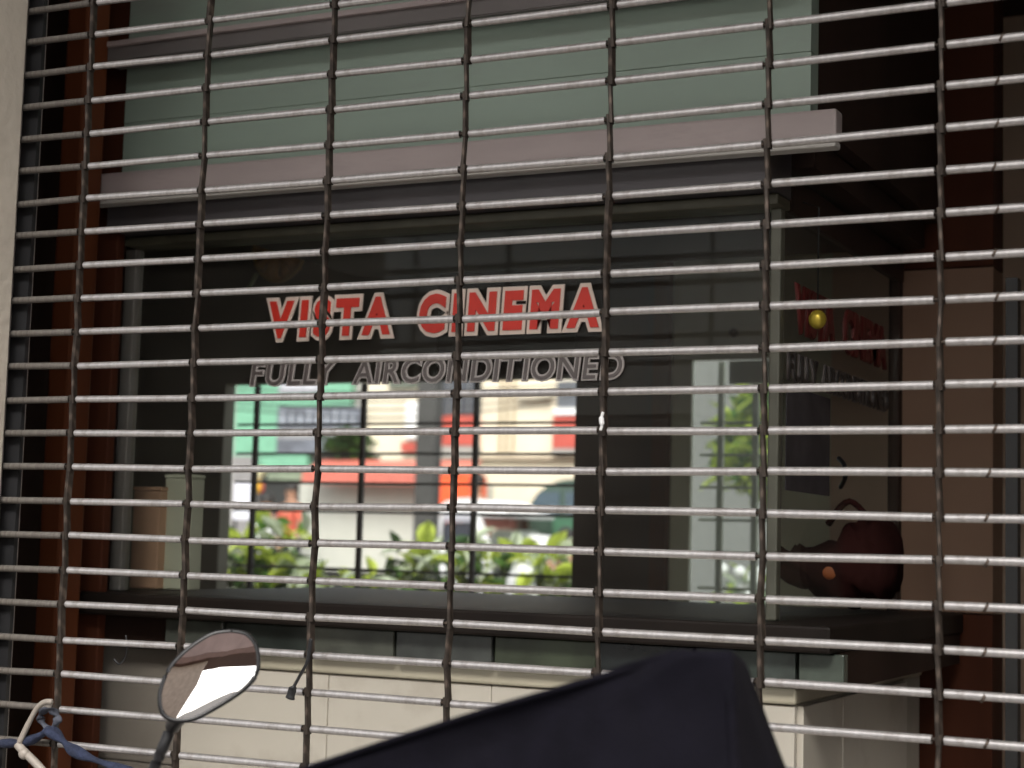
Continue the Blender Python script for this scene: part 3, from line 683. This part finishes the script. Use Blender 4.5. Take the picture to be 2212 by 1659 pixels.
for x in (945, 1038):
    q = P(x,1180,YT+.6); wc_ = Vector((q.x,YT+.6,.335+.24)); bm = bmesh.new(); add_tube(bm, [wc_+Vector((0,.2*math.cos(2*math.pi*k/20),.2*math.sin(2*math.pi*k/20))) for k in range(21)], .04, 8)
    rel(link('wheel', mesh_of(bm, 'wheel', blackpl, True), tr), tr)
q = P(1000,1172,YT-.05); blob('tail_light', q, (.05,.02,.03), mat('red_lens', (.5,.03,.02), rough=.3), tr, 2)
# vendor cart
YV = 16.0
vc = thing('vendor_cart', 'pale vendor cart carrying a pink crate and a white tub', 'cart', loc=(P(1110,1080,YV).x,YV,.335))
prism('tray', [pp2(*q, YV) for q in ((1058,1156),(1068,1144),(1122,1146),(1132,1158),(1138,1182),(1052,1182))], YV, YV+.5, mat('pale_green_grey', (.52,.57,.50), rough=.4), vc, .02)
pbox('crate', 1042, 1104, 1120, 1143, YV+.15, .3, mat('pink_red_crate', (.70,.26,.21), rough=.5), vc, .015)
prism('tub', [pp2(*q, YV-.2) for q in ((1136,1160),(1146,1155),(1172,1158),(1186,1168),(1183,1186),(1143,1186))], YV-.2, YV+.1, whitep, vc, .02)
pbox('stand', 1062, 1176, 1186, 1300, YV+.05, .4, mat('cart_grey', (.3,.3,.3), rough=.6), vc, zlo=.335)
pbox('side_post', 1106, 1124, 1110, 1150, YV+.3, .05, mat('beige_grey', (.36,.30,.25), rough=.6), vc); pbox('side_post', 1128, 1140, 1118, 1160, YV+.3, .05, redwood, vc)
# dark green van
YG = 16.8
vn = thing('green_van', 'dark green van with rounded nose at the right of the big window', 'van', loc=(P(1220,1080,YG).x,YG,.335))
def vp(x, y): q = P(x, y, YG); return (q.x, q.z)
x9 = P(1246,1080,YG).x
prism('body', [vp(1124,1240),(vp(1124,1240)[0], vp(1126,1180)[1]),vp(1128,1140),vp(1136,1104),vp(1150,1074),vp(1170,1054),vp(1196,1040),vp(1225,1034),(x9+.6,vp(1225,1033)[1]),(x9+3.0,vp(1225,1036)[1]),(x9+3.1,vp(1124,1240)[1])], YG, YG+1.7, dkgreen, vn, .04)
prism('window', [vp(1146,1108),vp(1156,1080),vp(1166,1064),vp(1210,1062),vp(1210,1108)], YG-.02, YG+.01, mat('blue_grey_glass', (.045,.075,.10), rough=.1, spec=.8), vn)
prism('window', [vp(1222,1062),(x9+.5,vp(1222,1062)[1]),(x9+.5,vp(1222,1108)[1]),vp(1222,1108)], YG-.02, YG+.01, MATS['blue_grey_glass'], vn)
prism('door', [vp(1196,1120),(x9+.25,vp(1196,1120)[1]),(x9+.25,vp(1196,1200)[1]),vp(1196,1200)], YG-.025, YG+.01, mat('mid_green_paint', (.045,.13,.075), rough=.4), vn)
for xw in (vp(1180,1200)[0], x9+2.2):
    for yw in (YG+.1, YG+1.5):
        wc_ = Vector((xw,yw,.335+.32)); bm = bmesh.new(); add_tube(bm, [wc_+Vector((.26*math.cos(2*math.pi*k/24),0,.26*math.sin(2*math.pi*k/24))) for k in range(25)], .07, 8)
        rel(link('wheel', mesh_of(bm, 'wheel', blackpl, True), vn), vn)

# ---- people
skin = mat('skin', (.30,.16,.10), rough=.5, var=.08); hairm = mat('black_hair', (.012,.010,.009), rough=.6)
def skinned(name, verts, edges, rads, mt, parent):
    me = bpy.data.meshes.new(name); me.from_pydata([tuple(v) for v in verts], edges, []); me.materials.append(mt)
    o = link(name, me, parent); mdd = o.modifiers.new('skin', 'SKIN'); mdd.use_smooth_shade = True
    sv = me.skin_vertices[0].data
    for k, r_ in enumerate(rads): sv[k].radius = r_ if isinstance(r_, tuple) else (r_, r_)
    sv[0].use_root = True
    o.modifiers.new('sub', 'SUBSURF').render_levels = 2; o.modifiers['sub'].levels = 1
    return o
def person(loc, H, label, shirt, trousers, group=None, face=-1, sit=False):
    k = H/1.7
    o = thing('person', label, 'person', group, loc=tuple(loc)); o.rotation_euler = (0,0,random.uniform(-.4,.4))
    dz = -.42 if sit else 0
    V = lambda x, y, z: (x*k, y*k, (z+dz)*k)
    if sit:
        J = [V(0,0,.92),V(0,0,1.15),V(0,0,1.38),V(0,0,1.48),V(0,-.01,1.58),V(.09,0,.9),V(.13,-.38,.92),V(.13,-.36,.5),V(.13,-.46,.45),V(-.09,0,.9),V(-.13,-.38,.92),V(-.13,-.36,.5),V(-.13,-.46,.45)]
    else:
        J = [V(0,0,.92),V(0,0,1.15),V(0,0,1.38),V(0,0,1.48),V(0,-.01,1.58),V(.09,0,.88),V(.10,-.02,.48),V(.10,.0,.07),V(.10,-.14,.03),V(-.09,0,.88),V(-.10,-.02,.48),V(-.10,.0,.07),V(-.10,-.14,.03)]
    J += [V(.17,0,1.38),V(.23,-.02,1.12),V(.22,-.12,.90),V(.22,-.16,.83),V(-.17,0,1.38),V(-.23,-.02,1.12),V(-.22,-.12,.90),V(-.22,-.16,.83),V(0,-.01,1.68)]
    E_ = [(0,1),(1,2),(2,3),(3,4),(0,5),(5,6),(6,7),(7,8),(0,9),(9,10),(10,11),(11,12),(2,13),(13,14),(14,15),(15,16),(2,17),(17,18),(18,19),(19,20),(4,21)]
    Rr = [.11,.11,.115,.05,.085,.085,.06,.045,.035,.085,.06,.045,.035,.055,.042,.032,.03,.055,.042,.032,.03,.06]
    body = skinned('body', J, E_, [r_*k for r_ in Rr], skin, o)
    Jt = [J[i] for i in (0,1,2,13,14,17,18)]; Jt[4] = tuple(Vector(J[13]).lerp(Vector(J[14]),.75)); Jt[6] = tuple(Vector(J[17]).lerp(Vector(J[18]),.75))
    skinned('shirt', Jt, [(0,1),(1,2),(2,3),(3,4),(2,5),(5,6)], [r_*k for r_ in (.135,.132,.135,.07,.058,.07,.058)], shirt, o)
    Jp = [J[0],J[5],J[6],J[7],J[9],J[10],J[11]]
    skinned('trousers', Jp, [(0,1),(1,2),(2,3),(0,4),(4,5),(5,6)], [r_*k for r_ in (.125,.10,.078,.062,.10,.078,.062)], trousers, o)
    bm = bmesh.new(); bmesh.ops.create_icosphere(bm, subdivisions=3, radius=1)
    for v in bm.verts: v.co = Vector(V(0,.012,1.635)) + Vector((v.co.x*.088*k, v.co.y*.10*k, max(-.02, v.co.z*.105)*k))
    link('hair', mesh_of(bm, 'hair', hairm, True), o)
    for sx in (-1, 1):
        bm = bmesh.new(); bmesh.ops.create_icosphere(bm, subdivisions=1, radius=.011*k, matrix=Matrix.Translation(V(.03*sx,-.088,1.60))); link('eye', mesh_of(bm, 'eye', hairm), o)
    bm = bmesh.new(); bmesh.ops.create_icosphere(bm, subdivisions=1, radius=.016*k, matrix=Matrix.Translation(V(0,-.10,1.575))); link('nose', mesh_of(bm, 'nose', skin), o)
    return o
shirts = {n: mat(n, c, rough=.8) for n, c in (('white_shirt',(.78,.78,.80)),('red_shirt',(.52,.10,.06)),('navy_jacket',(.02,.022,.04)),('green_shirt',(.05,.13,.08)))}
jeans = mat('light_jeans', (.30,.40,.58), rough=.8, var=.2, scale=12); dk = mat('dark_trousers', (.03,.03,.04), rough=.8)
def head_to(px, py, Y, z0):            # height so that the crown meets the sight line from feet at z0
    q = P(px, py, Y); return Vector((q.x, Y, z0)), (q.z-z0)
p_, H_ = head_to(577,1070,14.0,.335); person(p_, H_, 'person in a white shirt in front of the dark shop opening', shirts['white_shirt'], dk)
p_, H_ = head_to(631,1046,17.6,.46); person(p_, H_, 'person in a red shirt left of the pale grey stall', shirts['red_shirt'], dk)
p_, H_ = head_to(1030,1028,16.9,.46); person(p_, H_, 'person in a navy jacket standing behind the white tricycle', shirts['navy_jacket'], dk)
p_, H_ = head_to(1222,1120,11.5,.335); person(Vector((p_.x,p_.y,p_.z+.0)), 1.62, 'person in green shirt and light jeans seated before the dark green van', shirts['green_shirt'], jeans, sit=True)
stl = thing('low_stool', 'low wooden stool under the seated person in light jeans', 'stool', loc=(p_.x,p_.y+.03,.335))
box('seat', (p_.x-.16,p_.y-.1,.70), (p_.x+.16,p_.y+.18,.735), redwood, stl, .005)
for sx in (-1, 1):
    for sy in (-.08, .16): tube('leg', [(p_.x+.13*sx,p_.y+sy,.335), (p_.x+.12*sx,p_.y+sy,.70)], .014, redwood, stl, 6)
# hanging things in the dark shop front, a white banner
bl = thing('round_lantern', 'round yellow and red lantern hanging at the dark shop opening', 'lantern', loc=tuple(P(558,1052,18.5)))
c = P(555,1052,18.5); blob('shade', c, (.085,.085,.10), mat('yellow_paper', (.62,.34,.02), rough=.6), bl); blob('red_side', c+Vector((.035,.03,-.01)), (.07,.06,.085), redp, bl)
tube('cord', [c+Vector((0,0,.1)), c+Vector((0,0,.35))], .006, blackpl, bl, 5)
c = P(560,1022,18.0); bl = thing('cream_lantern', 'small cream lantern hanging above the yellow and red lantern', 'lantern', loc=tuple(c))
prism('shade', [(c.x-.07,c.z-.09),(c.x-.03,c.z-.10),(c.x+.06,c.z+.02),(c.x+.06,c.z+.09),(c.x+.0,c.z+.08)], 17.95, 18.1, mat('cream_paper', (.78,.72,.45), rough=.6), bl, .01)
tube('cord', [c+Vector((0,0,.06)), c+Vector((0,0,.3))], .006, blackpl, bl, 5)
bn = thing('white_banner', 'white banner on a frame at the far left of the big window', 'banner', loc=(P(522,1080,16).x,16,.335))
pbox('sheet', 506, 540, 1040, 1092, 16, .04, mat('lilac_white', (.68,.68,.76), rough=.7, var=.15, scale=3), bn); pbox('sheet', 504, 540, 1104, 1122, 16, .04, MATS['lilac_white'], bn)
for px in (506, 538): pbox('leg', px, px+4, 1038, 1300, 16.05, .03, darksteel, bn, zlo=.335)

# ---- plants just outside the windows
leaves = [leaf_mesh(.085, .040, m_) for m_ in lf]; big = [leaf_mesh(.11, .058, m_) for m_ in lf]
tb = thing('planter_trough', 'long dark planter trough outside the big barred window', 'planter', loc=(-2.7,5.05,.335))
for a in ((-4.3,4.75,.335,-1.1,4.79,1.10),(-4.3,5.31,.335,-1.1,5.35,1.10),(-4.3,4.792,.335,-4.26,5.308,1.10),(-1.14,4.792,.335,-1.1,5.308,1.10)): box('side', a[:3], a[3:], potm, tb)
box('soil', (-4.258,4.793,.34), (-1.142,5.307,1.06), earth, tb)
LAB = ['leafy plant at the left end of the trough below the white banner', 'bright leafy plant in the trough below the person in white', 'sparse plant in the trough left of the pale stall panel', 'yellow green plant in the trough below the pale grey stall', 'broad leaved plant in the trough below the grey post', 'yellow green plant in the trough in front of the white tricycle', 'bushy plant in the trough below the white tub', 'pale leaved plant at the right end of the trough']
def plant(label, px, pytop, Y, n, mts, spread=.19, zb=1.06, group='plants in the trough', meshes=None, stuffn=170):
    q = P(px, pytop, Y); x = q.x; zt_ = q.z
    o = thing('leafy_plant', label, 'plant', group, loc=(x,Y,zb))
    for s_ in range(3):
        tube('stem', bez([(x+random.uniform(-.02,.02),Y,zb), (x+random.uniform(-.05,.05),Y+random.uniform(-.04,.04),(zb+zt_)/2), (x+random.uniform(-.09,.09),Y+random.uniform(-.05,.05),zt_-.02)]), .004, stemm, o, 5)
    for i in range(n):
        me = (meshes or leaves)[random.choice(mts)] if random.random() < .6 else big[random.choice(mts)]
        lo_ = bpy.data.objects.new('leaf', me); COL.objects.link(lo_); lo_.parent = o
        z = zb + (zt_-zb)*random.uniform(.25,1.0); a = random.uniform(0, 6.283)
        lo_.location = (random.gauss(0,spread*.6), random.gauss(0,.06), z-zb)
        lo_.rotation_euler = (random.uniform(-.9,.9), random.uniform(-1.3,.5), a); s2 = random.uniform(.7,1.6); lo_.scale = (s2,s2,s2)
    foliage_stuff('small_leaves', (x,Y+.03,(zb*1.3+zt_*.7)/2), (spread*1.4,.16,(zt_-zb)*.5), stuffn, [lf[1], lf[2], lf[2], lf[0], lf[2]], .08, .035, o)
    return o
spots = [(522,1140,26,(0,0,3)),(590,1140,30,(0,0,3,1)),(690,1240,9,(0,3,1)),(800,1245,10,(0,0,3)),(900,1185,24,(1,0,3,2)),(1010,1165,26,(0,0,3,1)),(1115,1190,26,(0,3,1,0)),(1205,1195,26,(3,0,0))]
for L_, (px, py, n, mts) in zip(LAB, spots): plant(L_, px, py, 5.05, int(n*2.3), mts)
sk = thing('white_sack', 'white plastic sack standing on the soil among the trough plants', 'sack', loc=tuple((P(1128,1240,4.95).x,4.95,1.06)))
c = P(1128,1220,4.95); bm = bmesh.new(); bmesh.ops.create_icosphere(bm, subdivisions=4, radius=1)
for v in bm.verts:
    n_ = v.co.copy(); v.co = Vector((c.x+n_.x*.08*(1-.2*n_.z)+.005*math.sin(14*n_.z), 4.95+n_.y*.05, max(1.061, 1.18+n_.z*.19+.008*math.sin(n_.x*11+n_.y*7))))
rel(link('sack_body', mesh_of(bm, 'sack_body', mat('white_sack', (.66,.67,.69), rough=.4, var=.1), True), sk), sk)
# outside the small window
YQ = 4.9
q = P(1628,1290,YQ)
pt = thing('potted_plant', 'white flowering pot plant at the foot of the small right window', 'plant', loc=(q.x,YQ,.335))
bm = bmesh.new(); add_tube(bm, [(q.x,YQ,.335),(q.x,YQ,1.02)], [.12,.19], 18); rel(link('pot', mesh_of(bm, 'pot', potm, True), pt), pt)
for i in range(60):
    me = random.choice([leaves[0], leaves[3], big[0], big[3], leaves[0], leaves[1]]); lo_ = bpy.data.objects.new('leaf', me); COL.objects.link(lo_); lo_.parent = pt
    lo_.location = (random.gauss(0,.09), random.gauss(0,.07), .72+random.uniform(0,.24)); lo_.rotation_euler = (random.uniform(-1,1), random.uniform(-1.3,.4), random.uniform(0,6.28)); s2 = random.uniform(.7,1.3); lo_.scale = (s2,)*3
for i in range(12):
    bm = bmesh.new(); bmesh.ops.create_icosphere(bm, subdivisions=1, radius=.028); o = link('flower', mesh_of(bm, 'flower', whitep, True), pt); o.location = (random.gauss(0,.07), random.gauss(0,.04)-.05, .78+random.uniform(0,.22))
tree = thing('yellow_green_tree', 'yellow green tree behind the right side of the small window', 'tree', loc=(P(1655,1000,7.0).x,7.0,.335))
q = P(1662,960,7.0)
tube('trunk', bez([(q.x+.15,7.0,.335),(q.x+.12,7.0,1.0),(q.x+.1,7.02,q.z-.1)]), [.06]*6+[.045]*6+[.03], mat('bark', (.10,.08,.06), rough=.9), tree, 8)
foliage_stuff('crown', (q.x+.12,7.0,q.z+.0), (.36,.4,.30), 1500, [lf[0], lf[0], lf[0], lf[1]], .15, .085, tree)
wl = thing('pale_grey_wall', 'pale grey rendered wall beyond the small right window', 'wall', loc=(P(1600,1000,9).x,9,.335))
pbox('wall_face', 1440, 2400, 600, 1300, 9.0, .2, mat('pale_grey_render', (.17,.17,.165), rough=.85, var=.08, scale=.7), wl, zlo=.335)

# ------------------------------------------------------------------ street behind the camera (lights the grille, with an added backdrop for the mirror)
pil = thing('footbridge', 'red brown footbridge across the road behind the viewer, seen in the mirror', 'footbridge', loc=(3.8,-7.9,0))  # block behind the viewer, added and sized to give the mirror its brown
box('pillar', (1.6,-8.3,0), (4.55,-7.5,3.9), mat('beige_plaster', (.50,.39,.31), rough=.8), pil, .02)
box('deck', (-20,-8.6,3.905), (25,-7.3,4.1), soffitm, pil, .02)
box('parapet', (-20,-7.42,4.103), (25,-7.32,6.3), mat('red_brown_parapet', (.36,.25,.22), rough=.7, var=.15, scale=2), pil, .01); box('parapet', (-20,-8.58,4.103), (25,-8.48,6.3), MATS['red_brown_parapet'], pil, .01)
for px_ in (-14, 20): box('pillar', (px_,-8.3,0), (px_+1.6,-7.5,3.9), MATS['beige_plaster'], pil, .02)
fb = thing('opposite_building', 'white rendered building across the street behind the viewer', 'building', loc=(0,-19,0))
box('wall', (-45,-27,0), (45,-19,3.2), mat('white_render', (.72,.70,.66), rough=.85, var=.05, scale=1), fb)
for k in range(-9, 1):
    f_ = box('window', (k*4.2-.8,-18.99,.9), (k*4.2+.8,-18.93,1.7), mat('window_frame', (.4,.4,.4), rough=.6), fb)
    box('pane', (k*4.2-.7,-18.928,1.0), (k*4.2+.7,-18.92,1.6), dwin, f_)
